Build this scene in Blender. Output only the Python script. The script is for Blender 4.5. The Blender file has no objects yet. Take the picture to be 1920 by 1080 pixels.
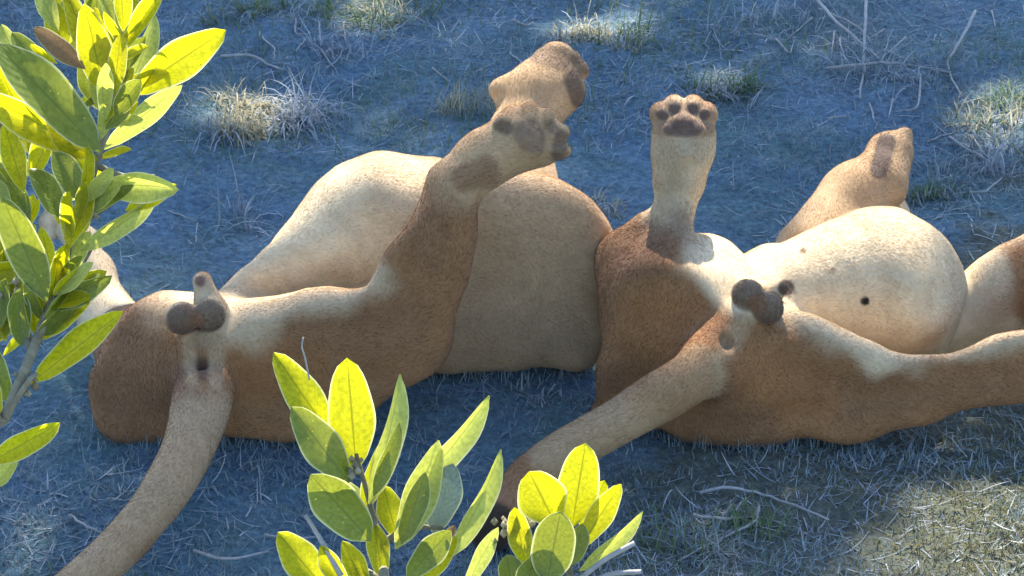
import bpy, math, random
import numpy as np
from mathutils import Vector, Matrix
random.seed(7); rng = np.random.default_rng(7)
scene = bpy.context.scene
col = scene.collection
R = math.radians

# ------------------------------------------------------------------ camera
PITCH = R(28.0); DIST = 7.0
AX = np.array([1.0, 0, 0]); AU = np.array([0, math.sin(PITCH), math.cos(PITCH)]); AF = np.array([0, math.cos(PITCH), -math.sin(PITCH)])
TGT = np.array([0, 0, 0.2])
CAM = TGT - AF * DIST
cam = bpy.data.cameras.new('camera'); camo = bpy.data.objects.new('camera', cam); col.objects.link(camo)
cam.sensor_width = 36; cam.lens = 36 * DIST / 1.92; cam.clip_end = 2000; cam.clip_start = 0.1
camo.location = CAM; camo.rotation_euler = (math.pi / 2 - PITCH, 0, 0)
scene.camera = camo

# ------------------------------------------------------------------ light
SUN_EL, SUN_AZ = 48.0, 3.0        # the sun stands behind the lions
S = np.array([math.sin(R(SUN_AZ)) * math.cos(R(SUN_EL)), math.cos(R(SUN_AZ)) * math.cos(R(SUN_EL)), math.sin(R(SUN_EL))])
world = bpy.data.worlds.new('World'); scene.world = world; world.use_nodes = True
nt = world.node_tree; nt.nodes.clear()
sky = nt.nodes.new('ShaderNodeTexSky'); sky.sky_type = 'NISHITA'; sky.sun_disc = False
sky.sun_elevation = R(SUN_EL); sky.sun_rotation = R(SUN_AZ); sky.ozone_density = 3.0; sky.dust_density = 0.5
bg = nt.nodes.new('ShaderNodeBackground'); bg.inputs[1].default_value = 0.15
wo = nt.nodes.new('ShaderNodeOutputWorld'); nt.links.new(sky.outputs[0], bg.inputs[0]); nt.links.new(bg.outputs[0], wo.inputs[0])
sl = bpy.data.lights.new('sun', 'SUN'); so = bpy.data.objects.new('sun', sl); col.objects.link(so)
sl.energy = 5.0; sl.angle = R(0.5); sl.color = (1.0, 0.93, 0.8)
so.rotation_euler = Vector(S).to_track_quat('Z', 'Y').to_euler()
vs = scene.view_settings; vs.view_transform = 'Standard'; vs.look = 'None'; vs.gamma = 1; vs.use_curve_mapping = False
vs.exposure = 1.38

# ------------------------------------------------------------------ helpers
def W(px, py, d=0.0):
    s = (DIST + d) / DIST / 1000
    return TGT + AX * ((px - 960) * s) + AU * ((540 - py) * s) + AF * d
def G(px, py, z=0.0):                 # pixel -> ground point
    v = (540 - py) / 1000
    dirv = AF * DIST + AX * ((px - 960) / 1000) + AU * v
    t = (z - CAM[2]) / dirv[2]
    return CAM + dirv * t
def lattice(ix, iy, seed):
    n = (ix * 374761393 + iy * 668265263 + seed * 974634)
    n = (n ^ (n >> 13)) * 1274126177
    n = n ^ (n >> 16)
    return (n & 0xffff) / 65535.0
def vnoise(x, y, seed=0):
    x = np.asarray(x, float); y = np.asarray(y, float)
    ix = np.floor(x).astype(np.int64); iy = np.floor(y).astype(np.int64)
    fx = x - ix; fy = y - iy; fx = fx * fx * (3 - 2 * fx); fy = fy * fy * (3 - 2 * fy)
    a = lattice(ix, iy, seed); b = lattice(ix + 1, iy, seed); c = lattice(ix, iy + 1, seed); d = lattice(ix + 1, iy + 1, seed)
    return (a * (1 - fx) + b * fx) * (1 - fy) + (c * (1 - fx) + d * fx) * fy
def ground_z(x, y):
    x = np.asarray(x, float); y = np.asarray(y, float)
    near = np.exp(-((x / 6) ** 2 + (y / 6) ** 2))
    z = (vnoise(x * 2.2, y * 2.2, 1) - .5) * .035 + (vnoise(x * 6, y * 6, 2) - .5) * .022 + (vnoise(x * 17, y * 17, 3) - .5) * .012 + (vnoise(x * 43, y * 43, 4) - .5) * .006
    z += (vnoise(x * .06, y * .06, 5) - .5) * 1.2 * (1 - near)
    return z - 0.004
def tag(o, label=None, cat=None, group=None, kind=None):
    if label: o['label'] = label
    if cat: o['category'] = cat
    if group: o['group'] = group
    if kind: o['kind'] = kind
    return o
def empty(name, loc, label, cat, group=None):
    o = bpy.data.objects.new(name, None); col.objects.link(o); o.location = loc; o.empty_display_size = .05
    return tag(o, label, cat, group)
def mesh_obj(name, v, f, mat, parent=None, smooth=True, local=None):
    me = bpy.data.meshes.new(name)
    v = np.asarray(v, float)
    if parent is not None: v = v - np.array(parent.location)
    if isinstance(f, np.ndarray):
        n, k = f.shape
        me.vertices.add(len(v)); me.vertices.foreach_set('co', v.astype(np.float32).ravel())
        me.loops.add(n * k); me.loops.foreach_set('vertex_index', f.astype(np.int32).ravel())
        me.polygons.add(n); me.polygons.foreach_set('loop_start', np.arange(0, n * k, k, dtype=np.int32))
        me.update(calc_edges=True)
    else:
        me.from_pydata([tuple(p) for p in v], [], f); me.update()
    if smooth: me.polygons.foreach_set('use_smooth', np.ones(len(me.polygons), bool))
    me.materials.append(mat)
    o = bpy.data.objects.new(name, me); col.objects.link(o)
    if parent is not None: o.parent = parent
    return o
def tube(pts, rad, sides=6):
    """tapered closed tube along a polyline -> verts, faces"""
    pts = [np.asarray(p, float) for p in pts]; n = len(pts)
    V = []; F = []
    for i, p in enumerate(pts):
        t = pts[min(i + 1, n - 1)] - pts[max(i - 1, 0)]; t /= np.linalg.norm(t) + 1e-9
        a = np.cross(t, [0.3, 0.2, 0.93]); a /= np.linalg.norm(a) + 1e-9; b = np.cross(t, a)
        for k in range(sides):
            an = 2 * math.pi * k / sides
            V.append(p + (a * math.cos(an) + b * math.sin(an)) * rad[i])
    for i in range(n - 1):
        for k in range(sides):
            k2 = (k + 1) % sides
            F.append((i * sides + k, i * sides + k2, (i + 1) * sides + k2, (i + 1) * sides + k))
    F.append(tuple(reversed(range(sides)))); F.append(tuple((n - 1) * sides + k for k in range(sides)))
    return V, F
def spline(pts, m):
    """Catmull-Rom resample"""
    P = [np.asarray(p, float) for p in pts]; P = [2 * P[0] - P[1]] + P + [2 * P[-1] - P[-2]]
    out = []
    for i in range(1, len(P) - 2):
        for j in range(m):
            t = j / m
            out.append(.5 * (2 * P[i] + (P[i + 1] - P[i - 1]) * t + (2 * P[i - 1] - 5 * P[i] + 4 * P[i + 1] - P[i + 2]) * t * t + (3 * P[i] - P[i - 1] - 3 * P[i + 1] + P[i + 2]) * t ** 3))
    out.append(P[-2]); return out

# ------------------------------------------------------------------ materials
class NT:
    def __init__(s, name):
        s.m = bpy.data.materials.new(name); s.m.use_nodes = True; s.t = s.m.node_tree; s.t.nodes.clear()
        s.out = s.n('ShaderNodeOutputMaterial')
    def n(s, typ, **kw):
        nd = s.t.nodes.new(typ)
        for k, v in kw.items(): setattr(nd, k, v)
        return nd
    def l(s, a, b): s.t.links.new(a, b)
    def noise(s, scale, detail=4, rough=.6, vec=None, dist=0):
        nd = s.n('ShaderNodeTexNoise'); nd.inputs['Scale'].default_value = scale; nd.inputs['Detail'].default_value = detail; nd.inputs['Roughness'].default_value = rough; nd.inputs['Distortion'].default_value = dist
        if vec is not None: s.l(vec, nd.inputs['Vector'])
        return nd.outputs['Fac']
    def ramp(s, fac, stops):
        nd = s.n('ShaderNodeValToRGB'); e = nd.color_ramp.elements
        while len(e) < len(stops): e.new(.5)
        for el, (p, c) in zip(e, stops): el.position = p; el.color = (*c, 1) if len(c) == 3 else c
        s.l(fac, nd.inputs[0]); return nd.outputs[0]
    def mix(s, fac, a, b, mode='MIX'):
        nd = s.n('ShaderNodeMix', data_type='RGBA', blend_type=mode)
        for i, x in ((0, fac), (6, a), (7, b)):
            if isinstance(x, (int, float)): nd.inputs[i].default_value = x
            elif isinstance(x, tuple): nd.inputs[i].default_value = (*x, 1)
            else: s.l(x, nd.inputs[i])
        return nd.outputs[2]
    def bump(s, h, strength=.3, dist=.01):
        nd = s.n('ShaderNodeBump'); nd.inputs['Strength'].default_value = strength; nd.inputs['Distance'].default_value = dist
        s.l(h, nd.inputs['Height']); return nd.outputs[0]
    def coord(s): return s.n('ShaderNodeTexCoord').outputs['Object']

def principled(t, base, rough=.8, spec=.3, normal=None):
    p = t.n('ShaderNodeBsdfPrincipled'); p.inputs['Roughness'].default_value = rough; p.inputs['Specular IOR Level'].default_value = spec
    if isinstance(base, tuple): p.inputs['Base Color'].default_value = (*base, 1)
    else: t.l(base, p.inputs['Base Color'])
    if normal is not None: t.l(normal, p.inputs['Normal'])
    return p

def mat_ground():
    t = NT('soil'); c = t.coord()
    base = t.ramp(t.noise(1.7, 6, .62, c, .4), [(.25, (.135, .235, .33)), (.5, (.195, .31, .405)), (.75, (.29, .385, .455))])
    grassy = t.ramp(t.noise(2.9, 6, .75, c, .6), [(.42, (0, 0, 0)), (.68, (.9, .9, .9))])
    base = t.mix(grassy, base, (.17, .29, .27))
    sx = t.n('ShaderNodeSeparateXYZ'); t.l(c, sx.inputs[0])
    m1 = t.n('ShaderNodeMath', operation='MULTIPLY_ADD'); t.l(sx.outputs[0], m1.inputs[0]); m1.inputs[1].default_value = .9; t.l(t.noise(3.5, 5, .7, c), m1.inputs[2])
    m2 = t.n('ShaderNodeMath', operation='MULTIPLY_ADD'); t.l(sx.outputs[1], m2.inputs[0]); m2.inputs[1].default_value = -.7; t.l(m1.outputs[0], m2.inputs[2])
    dry = t.ramp(m2.outputs[0], [(.0, (0, 0, 0)), (1, (1, 1, 1))]); dry = t.ramp(m2.outputs[0], [(.86, (0, 0, 0)), (1.0, (.8, .8, .8))])  # mask for a tan tone that paints sunlight on the lower right ground
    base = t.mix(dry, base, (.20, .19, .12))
    fine = t.ramp(t.noise(70, 6, .75, c), [(.3, (.45, .46, .5)), (.5, (.95, .95, .95)), (.72, (1.55, 1.52, 1.45))])
    base = t.mix(1.0, base, fine, 'MULTIPLY')
    speck = t.ramp(t.noise(190, 3, .7, c), [(.66, (0, 0, 0)), (.74, (1, 1, 1))])
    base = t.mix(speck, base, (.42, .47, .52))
    h = t.noise(38, 8, .75, c, .4)
    p = principled(t, base, .95, .1, t.bump(h, 1.0, .03)); t.l(p.outputs[0], t.out.inputs[0]); return t.m
def mat_attr_fur(name, hair=False):
    t = NT(name); a = t.n('ShaderNodeAttribute', attribute_name='Col'); c = t.coord()
    if hair:
        d = t.n('ShaderNodeBsdfDiffuse'); tr = t.n('ShaderNodeBsdfTranslucent'); mx = t.n('ShaderNodeMixShader'); mx.inputs[0].default_value = .3
        t.l(a.outputs['Color'], d.inputs[0]); t.l(a.outputs['Color'], tr.inputs[0]); t.l(d.outputs[0], mx.inputs[1]); t.l(tr.outputs[0], mx.inputs[2])
        t.l(mx.outputs[0], t.out.inputs[0]); return t.m
    v = t.ramp(t.noise(9, 5, .65, c, .5), [(.3, (.84, .82, .8)), (.55, (1, 1, 1)), (.75, (1.1, 1.1, 1.1))])
    v2 = t.ramp(t.noise(120, 4, .7, c), [(.3, (.93, .93, .93)), (.7, (1.05, 1.05, 1.05))])
    b = t.mix(1.0, t.mix(1.0, a.outputs['Color'], v, 'MULTIPLY'), v2, 'MULTIPLY')
    h = t.noise(150, 5, .7, c)
    p = principled(t, b, .85, .2, t.bump(h, .2, .004)); p.inputs['Sheen Weight'].default_value = .15; p.inputs['Sheen Roughness'].default_value = .5
    t.l(p.outputs[0], t.out.inputs[0]); return t.m
def mat_leaf(name, front, trans, spots, spot_col=(.05, .035, .015), mixf=.6, spsc=75):
    t = NT(name); c = t.n('ShaderNodeTexCoord').outputs['UV']; oi = t.n('ShaderNodeObjectInfo'); ob = t.coord()
    rnd = oi.outputs['Random']
    w = t.n('ShaderNodeTexNoise', noise_dimensions='4D'); w.inputs['Scale'].default_value = 26; w.inputs['Detail'].default_value = 3
    t.l(ob, w.inputs['Vector']); mul = t.n('ShaderNodeMath', operation='MULTIPLY'); mul.inputs[1].default_value = 37; t.l(rnd, mul.inputs[0]); t.l(mul.outputs[0], w.inputs['W'])
    mott = t.ramp(w.outputs['Fac'], [(.32, (.7, .74, .7)), (.55, (1, 1, 1)), (.75, (1.12, 1.1, 1.3))])
    sp = t.n('ShaderNodeTexNoise', noise_dimensions='4D'); sp.inputs['Scale'].default_value = spsc; sp.inputs['Detail'].default_value = 2
    t.l(ob, sp.inputs['Vector']); t.l(mul.outputs[0], sp.inputs['W'])
    spot = t.ramp(sp.outputs['Fac'], [(spots, (0, 0, 0)), (spots + .035, (1, 1, 1))])
    sep = t.n('ShaderNodeSeparateXYZ'); t.l(c, sep.inputs[0])          # u across (0..1), v along
    au = t.n('ShaderNodeMath', operation='SUBTRACT'); t.l(sep.outputs[0], au.inputs[0]); au.inputs[1].default_value = .5
    ab = t.n('ShaderNodeMath', operation='ABSOLUTE'); t.l(au.outputs[0], ab.inputs[0])
    edge = t.ramp(ab.outputs[0], [(.44, (0, 0, 0)), (.49, (1, 1, 1))])
    rib = t.ramp(ab.outputs[0], [(.012, (1, 1, 1)), (.03, (0, 0, 0))])
    # side veins: bands in v - |u| slant
    vm = t.n('ShaderNodeMath', operation='MULTIPLY_ADD'); t.l(ab.outputs[0], vm.inputs[0]); vm.inputs[1].default_value = -.55; t.l(sep.outputs[1], vm.inputs[2])
    vs_ = t.n('ShaderNodeMath', operation='MULTIPLY'); t.l(vm.outputs[0], vs_.inputs[0]); vs_.inputs[1].default_value = 62
    sn = t.n('ShaderNodeMath', operation='SINE'); t.l(vs_.outputs[0], sn.inputs[0])
    vein = t.ramp(sn.outputs[0], [(.86, (0, 0, 0)), (1.0, (.5, .5, .5))])
    def chain(colr, edgecol, dark):
        x = t.mix(1.0, colr, mott, 'MULTIPLY'); x = t.mix(vein, x, tuple(q * dark for q in colr))
        x = t.mix(rib, x, tuple(q * (dark * .8) for q in colr)); x = t.mix(edge, x, edgecol); return t.mix(spot, x, spot_col)
    cf = chain(front, (.5, .52, .3), 1.35); ct = chain(trans, (.85, .84, .4), .6)  # pale edge colours stand for sun caught on the leaf rim
    p = principled(t, cf, .38, .5, t.bump(sn.outputs[0], .12, .002)); tr = t.n('ShaderNodeBsdfTranslucent'); t.l(ct, tr.inputs[0])
    mx = t.n('ShaderNodeMixShader'); mx.inputs[0].default_value = mixf; t.l(p.outputs[0], mx.inputs[1]); t.l(tr.outputs[0], mx.inputs[2]); t.l(mx.outputs[0], t.out.inputs[0]); return t.m
def mat_straw(name, a, b, rough=.8, trans=.25):
    t = NT(name); c = t.coord()
    g = t.n('ShaderNodeNewGeometry')
    ca = t.ramp(g.outputs['Random Per Island'], [(0, a), (1, b)])
    ca = t.mix(1.0, ca, t.ramp(t.noise(60, 3, .6, c), [(.3, (.75, .75, .75)), (.7, (1.15, 1.15, 1.15))]), 'MULTIPLY')
    p = principled(t, ca, rough, .2); tr = t.n('ShaderNodeBsdfTranslucent'); t.l(ca, tr.inputs[0])
    mx = t.n('ShaderNodeMixShader'); mx.inputs[0].default_value = trans; t.l(p.outputs[0], mx.inputs[1]); t.l(tr.outputs[0], mx.inputs[2]); t.l(mx.outputs[0], t.out.inputs[0]); return t.m
def mat_bark(name, a, b):
    t = NT(name); c = t.coord()
    cc = t.ramp(t.noise(45, 5, .7, c, 1), [(.3, a), (.7, b)])
    p = principled(t, cc, .85, .2, t.bump(t.noise(90, 5, .7, c), .5, .004)); t.l(p.outputs[0], t.out.inputs[0]); return t.m

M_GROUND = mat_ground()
M_BODY = mat_attr_fur('lion_skin'); M_FUR = mat_attr_fur('lion_fur', True)
M_LIT = mat_leaf('lit_leaf', (.34, .36, .02), (.64, .60, .008), .68, mixf=.72)  # sunlit copy of the leaf: backlight yellow put into its colour
M_SHADED = mat_leaf('shaded_leaf', (.14, .19, .04), (.36, .40, .03), .69, (.62, .60, .08), mixf=.45, spsc=22)  # shaded copy of the leaf; yellow spots paint sun coming through holes
M_PALE = mat_leaf('pale_leaf', (.32, .37, .12), (.66, .68, .10), .74, mixf=.55)
M_BROWN = mat_leaf('withered_leaf', (.26, .14, .06), (.35, .2, .08), .7, mixf=.35)
M_GREY = mat_leaf('sky_sheen_leaf', (.22, .27, .23), (.2, .26, .16), .8, mixf=.2)  # grey stands for sky mirrored on a glossy leaf
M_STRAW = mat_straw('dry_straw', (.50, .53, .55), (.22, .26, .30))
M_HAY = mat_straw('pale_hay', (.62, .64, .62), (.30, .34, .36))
M_GREEN = mat_straw('green_grass', (.10, .17, .09), (.22, .27, .13), .7, .4)
M_DRYTUFT = mat_straw('dry_tuft', (.62, .56, .40), (.34, .31, .20), .8, .4)
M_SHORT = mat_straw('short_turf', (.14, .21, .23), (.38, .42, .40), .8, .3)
M_SUNTURF = mat_straw('sunlit_turf', (.26, .22, .10), (.13, .15, .07), .8, .3)  # olive and tan put a sunlit tone into the blades
M_TWIG = mat_bark('twig_bark', (.26, .26, .25), (.44, .42, .40))
M_STEM = mat_bark('shrub_stem', (.13, .11, .07), (.32, .29, .20))
M_TRUNK = mat_bark('tree_bark', (.10, .075, .055), (.22, .17, .13))
M_CANOPY = mat_straw('tree_foliage', (.04, .075, .02), (.09, .13, .035), .6, .3)

# ------------------------------------------------------------------ ground: one sheet, fine near the lions
def axis_coords(lo, hi, fine, far):
    a = list(np.arange(lo, hi + 1e-6, fine)); st = fine; x = hi; out = a
    while x < far: st *= 1.35; x += st; out.append(x)
    st = fine; x = lo; pre = []
    while x > -far: st *= 1.35; x -= st; pre.append(x)
    return np.array(pre[::-1] + out)
gx = axis_coords(-1.6, 1.6, .013, 400); gy = axis_coords(-1.3, 2.0, .013, 400)
XX, YY = np.meshgrid(gx, gy); ZZ = ground_z(XX, YY)
nx, ny = len(gx), len(gy)
idx = np.arange(nx * ny).reshape(ny, nx)
gf = np.stack([idx[:-1, :-1], idx[:-1, 1:], idx[1:, 1:], idx[1:, :-1]], -1).reshape(-1, 4)
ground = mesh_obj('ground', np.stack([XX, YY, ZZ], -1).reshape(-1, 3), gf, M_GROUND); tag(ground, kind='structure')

# ------------------------------------------------------------------ lions: one continuous skin each, from a blended distance field
class Field:
    def __init__(s, lo, hi, h):
        s.h = h; s.lo = np.array(lo); s.n = np.ceil((np.array(hi) - s.lo) / h).astype(int) + 1
        s.D = np.full(s.n, .25, np.float32)
    def sub(s, lo, hi):
        a = np.clip(np.floor((lo - s.lo) / s.h).astype(int), 0, s.n - 1); b = np.clip(np.ceil((hi - s.lo) / s.h).astype(int) + 1, 1, s.n)
        if np.any(b <= a): return None, None
        g = np.stack(np.meshgrid(*[s.lo[i] + s.h * np.arange(a[i], b[i]) for i in range(3)], indexing='ij'), -1).astype(np.float32)
        return (slice(a[0], b[0]), slice(a[1], b[1]), slice(a[2], b[2])), g
    def put(s, sl, d, k, carve=False):
        A = s.D[sl]
        if carve: d = -d; h = np.maximum(k - np.abs(A - d), 0) / k; s.D[sl] = np.maximum(A, d) + h * h * k * .25
        else: h = np.maximum(k - np.abs(A - d), 0) / k; s.D[sl] = np.minimum(A, d) - h * h * k * .25
    def cone(s, a, ra, b, rb, k=.03, carve=False):
        a = np.asarray(a, float); b = np.asarray(b, float); m = max(ra, rb) + k + .03
        sl, g = s.sub(np.minimum(a, b) - m, np.maximum(a, b) + m)
        if sl is None: return
        ab = b - a; t = np.clip(((g - a) @ ab.astype(np.float32)) / (ab @ ab + 1e-9), 0, 1)
        ts = t * t * (3 - 2 * t) * .3 + t * .7
        d = np.linalg.norm(g - a.astype(np.float32) - t[..., None] * ab.astype(np.float32), axis=-1) - (ra + (rb - ra) * ts)
        s.put(sl, d.astype(np.float32), k, carve)
    def ell(s, c, r, rot=0, k=.03, carve=False):
        c = np.asarray(c, float); r = np.asarray(r, float); m = r.max() + k + .03
        sl, g = s.sub(c - m, c + m)
        if sl is None: return
        q = g - c.astype(np.float32); cr, sr = math.cos(R(rot)), math.sin(R(rot))
        e0 = AX * cr + AU * sr; e1 = -AX * sr + AU * cr
        q = np.stack([q @ e0.astype(np.float32), q @ e1.astype(np.float32), q @ AF.astype(np.float32)], -1)
        k0 = np.linalg.norm(q / r, axis=-1); k1 = np.linalg.norm(q / (r * r), axis=-1) + 1e-6
        s.put(sl, (k0 * (k0 - 1) / k1).astype(np.float32), k, carve)
    def mesh(s):
        D = s.D; h = s.h; ng = D < 0
        cnt = sum(ng[i:D.shape[0] - 1 + i, j:D.shape[1] - 1 + j, k:D.shape[2] - 1 + k].astype(np.int8) for i in (0, 1) for j in (0, 1) for k in (0, 1))
        act = (cnt > 0) & (cnt < 8); ci = np.argwhere(act); ids = np.full(act.shape, -1, np.int64); ids[act] = np.arange(len(ci))
        cor = [(i, j, k) for i in (0, 1) for j in (0, 1) for k in (0, 1)]
        cv = np.stack([D[ci[:, 0] + i, ci[:, 1] + j, ci[:, 2] + k] for i, j, k in cor], 1)
        acc = np.zeros((len(ci), 3)); num = np.zeros(len(ci))
        for a in range(8):
            for b in range(a + 1, 8):
                if sum(abs(cor[a][q] - cor[b][q]) for q in range(3)) != 1: continue
                va, vb = cv[:, a], cv[:, b]; m = (va < 0) != (vb < 0)
                t = np.where(m, va / np.where(m, va - vb, 1), 0)
                acc += np.where(m[:, None], np.array(cor[a]) + t[:, None] * (np.array(cor[b]) - np.array(cor[a])), 0); num += m
        V = s.lo + h * (ci + acc / num[:, None])
        Fs = []
        for ax in range(3):
            u, v = (ax + 1) % 3, (ax + 2) % 3
            sa = [slice(None)] * 3; sb = [slice(None)] * 3; sa[ax] = slice(0, -1); sb[ax] = slice(1, None)
            A, B = ng[tuple(sa)], ng[tuple(sb)]; e = np.argwhere(A != B)
            ok = (e[:, u] > 0) & (e[:, v] > 0) & (e[:, u] < D.shape[u] - 1) & (e[:, v] < D.shape[v] - 1); e = e[ok]
            q = []
            for du, dv in ((-1, -1), (0, -1), (0, 0), (-1, 0)):
                c = e.copy(); c[:, u] += du; c[:, v] += dv; q.append(ids[c[:, 0], c[:, 1], c[:, 2]])
            q = np.stack(q, 1); fl = ~A[e[:, 0], e[:, 1], e[:, 2]]
            q[fl] = q[fl][:, ::-1]; Fs.append(q)
        F = np.concatenate(Fs); F = F[(F >= 0).all(1)]
        return V, F
def smooth_mesh(V, F, it=3):
    a = np.concatenate([F[:, [0, 1]], F[:, [1, 2]], F[:, [2, 3]], F[:, [3, 0]]]); a = np.concatenate([a, a[:, ::-1]])
    deg = np.bincount(a[:, 0], minlength=len(V)).astype(float)
    for i in range(it * 2):
        L = np.stack([np.bincount(a[:, 0], weights=V[a[:, 1], c], minlength=len(V)) for c in range(3)], 1) / np.maximum(deg, 1)[:, None] - V
        V = V + L * (.5 if i % 2 == 0 else -.51)
    return V
def vert_normals(V, F):
    n = np.cross(V[F[:, 2]] - V[F[:, 0]], V[F[:, 3]] - V[F[:, 1]])
    N = np.stack([sum(np.bincount(F[:, j], weights=n[:, c], minlength=len(V)) for j in range(4)) for c in range(3)], 1)
    return N / (np.linalg.norm(N, axis=1)[:, None] + 1e-12)

ASH = np.array([.46, .305, .17]); TAWNY = np.array([.30, .150, .064]); CREAM = np.array([.68, .535, .34]); PALE = np.array([.44, .29, .155]); DARK = np.array([.10, .055, .035])
PAD = np.array([.095, .062, .048]); BROWN = np.array([.23, .115, .06]); BLACK = np.array([.012, .01, .008])

def build_lion(root, fill, paints, flow, nfur):
    lo = np.array([1e9] * 3); hi = -lo
    prims = []
    class Rec:
        def cut(s, p, n, k=.015): prims.append(('p', np.array(p, float), np.array(n, float) / np.linalg.norm(n), k, True))
        def group(s, k): prims.append(('g', k, False))
        def chain(s, pts, k=.03, carve=False):
            for a, b in zip(pts[:-1], pts[1:]): prims.append(('c', W(*a[:3]), a[3] / 1000, W(*b[:3]), b[3] / 1000, k, carve))
        def ball(s, px, py, d, r, k=.02, carve=False, rot=0):
            r = (r, r, r) if not isinstance(r, tuple) else r
            prims.append(('e', W(px, py, d), np.array(r) / 1000, rot, k, carve))
    fill(Rec())
    for p in prims:
        if p[0] == 'g' or p[-1]: continue
        if p[0] == 'c':
            for q, r in ((p[1], p[2]), (p[3], p[4])): lo = np.minimum(lo, q - r - .03); hi = np.maximum(hi, q + r + .03)
        else: lo = np.minimum(lo, p[1] - p[2].max() - .03); hi = np.maximum(hi, p[1] + p[2].max() + .03)
    lo[2] = max(lo[2], -.06)
    fd = Field(lo, hi, .0042)
    main = None; gk = 0
    def merge():
        global_D = main; h = np.maximum(gk - np.abs(global_D - fd.D), 0) / gk
        return np.minimum(global_D, fd.D) - h * h * gk * .25
    for p in prims:
        if p[0] == 'g':
            if main is not None: fd.D = merge()
            if p[1] is None: main = None
            else: main = fd.D; gk = p[1]; fd.D = np.full(fd.n, .25, np.float32)
        elif p[0] == 'p':
            g = [(fd.lo[i] + fd.h * np.arange(fd.n[i]) - p[1][i]) * p[2][i] for i in range(3)]
            pl = (g[0][:, None, None] + g[1][None, :, None] + g[2][None, None, :]).astype(np.float32)
            h = np.maximum(p[3] - np.abs(fd.D - pl), 0) / p[3]; fd.D = np.maximum(fd.D, pl) + h * h * p[3] * .25
        elif p[0] == 'c': fd.cone(p[1], p[2], p[3], p[4], p[5], p[6])
        else: fd.ell(p[1], p[2], p[3], p[4], p[5])
    fd.D[:, :, 0] = np.maximum(fd.D[:, :, 0], .001)
    V, F = fd.mesh(); V = smooth_mesh(V, F, 3); N = vert_normals(V, F)
    # loose skin: broad unevenness
    q = V * 14; rel = V - TGT; dd0 = rel @ AF; py0 = 540 - (rel @ AU) * DIST / (DIST + dd0) * 1000
    wob = np.sin(q[:, 0] + 1.7 * np.sin(q[:, 1] * .8)) * np.sin(q[:, 1] * 1.3 + q[:, 2]) * np.sin(q[:, 2] * 1.1 + 2) + .5 * np.sin(q[:, 0] * 2.3 + q[:, 2] * 1.9) * np.sin(q[:, 1] * 2.1)
    tl = np.clip((py0 - 690) / 110, 0, 1) * np.clip((-.14 - dd0) / .12, 0, 1); V = V + N * (wob * (.0028 - .002 * tl))[:, None]; N = vert_normals(V, F)
    def tri(fq, sd): return sum(vnoise(V[:, i] * fq + 5 * i, V[:, j] * fq, sd + i) for i, j in ((0, 1), (1, 2), (2, 0))) / 3 - .5
    V = V + N * ((tri(15, 61) * .016 + tri(34, 71) * .006) * (1 - .75 * tl))[:, None]; N = vert_normals(V, F)
    # coat colours, with some light and shade painted in
    rel = V - TGT; dd = rel @ AF; sc = DIST / (DIST + dd) * 1000
    px = 960 + (rel @ AX) * sc; py = 540 - (rel @ AU) * sc
    C = np.tile(TAWNY, (len(V), 1))
    mott = vnoise(V[:, 0] * 23 + V[:, 1] * 9, V[:, 2] * 23 - V[:, 1] * 13, 11)
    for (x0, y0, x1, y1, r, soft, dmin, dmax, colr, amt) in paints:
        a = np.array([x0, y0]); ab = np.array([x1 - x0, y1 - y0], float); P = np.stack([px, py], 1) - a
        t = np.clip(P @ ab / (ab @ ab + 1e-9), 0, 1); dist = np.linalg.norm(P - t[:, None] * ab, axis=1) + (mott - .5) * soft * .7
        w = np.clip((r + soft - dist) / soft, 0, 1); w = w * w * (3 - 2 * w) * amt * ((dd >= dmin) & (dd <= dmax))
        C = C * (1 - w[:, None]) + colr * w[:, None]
    lum = np.clip((C.sum(1) - .6) / .6, 0, 1); big = vnoise(V[:, 0] * 11 + V[:, 1] * 5, V[:, 2] * 14 - V[:, 1] * 7, 13) * .6 + vnoise(V[:, 0] * 29 + V[:, 1] * 11, V[:, 2] * 31 - V[:, 1] * 17, 14) * .4
    wv = (np.clip((big - .48) * 3, 0, 1) * .5 * lum)[:, None]; C = C * (1 - wv) + PALE * .95 * wv
    C *= (.95 + .1 * vnoise(V[:, 0] * 60 + V[:, 1] * 31, V[:, 2] * 60 + V[:, 1] * 17, 12))[:, None]
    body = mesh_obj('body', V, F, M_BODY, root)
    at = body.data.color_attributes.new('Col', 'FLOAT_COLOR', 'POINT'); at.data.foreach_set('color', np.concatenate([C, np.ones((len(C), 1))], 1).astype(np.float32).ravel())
    # short coat
    area = np.linalg.norm(np.cross(V[F[:, 2]] - V[F[:, 0]], V[F[:, 3]] - V[F[:, 1]]), axis=1)
    zc = V[F].mean(1)[:, 2]; area = area * (zc > .012)
    fi = rng.choice(len(F), nfur, p=area / area.sum()); u = rng.random((nfur, 1)); v = rng.random((nfur, 1))
    def lerp(X): return (X[F[fi, 0]] * (1 - u) + X[F[fi, 1]] * u) * (1 - v) + (X[F[fi, 3]] * (1 - u) + X[F[fi, 2]] * u) * v
    P = lerp(V); n = lerp(N); n /= np.linalg.norm(n, axis=1)[:, None]; c = lerp(C)
    best = np.full(nfur, 9.0); fl = np.zeros_like(P)
    for p in prims:
        if p[0] != 'c' or p[6]: continue
        ab = p[3] - p[1]; t = np.clip((P - p[1]) @ ab / (ab @ ab + 1e-9), 0, 1); dq = np.linalg.norm(P - p[1] - t[:, None] * ab, axis=1) - (p[2] + (p[4] - p[2]) * t)
        w = np.exp(-np.abs(dq) / .02)[:, None]; fl += w * ab / (np.linalg.norm(ab) + 1e-9)
    fl = fl + .35 * flow(P)
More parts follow.
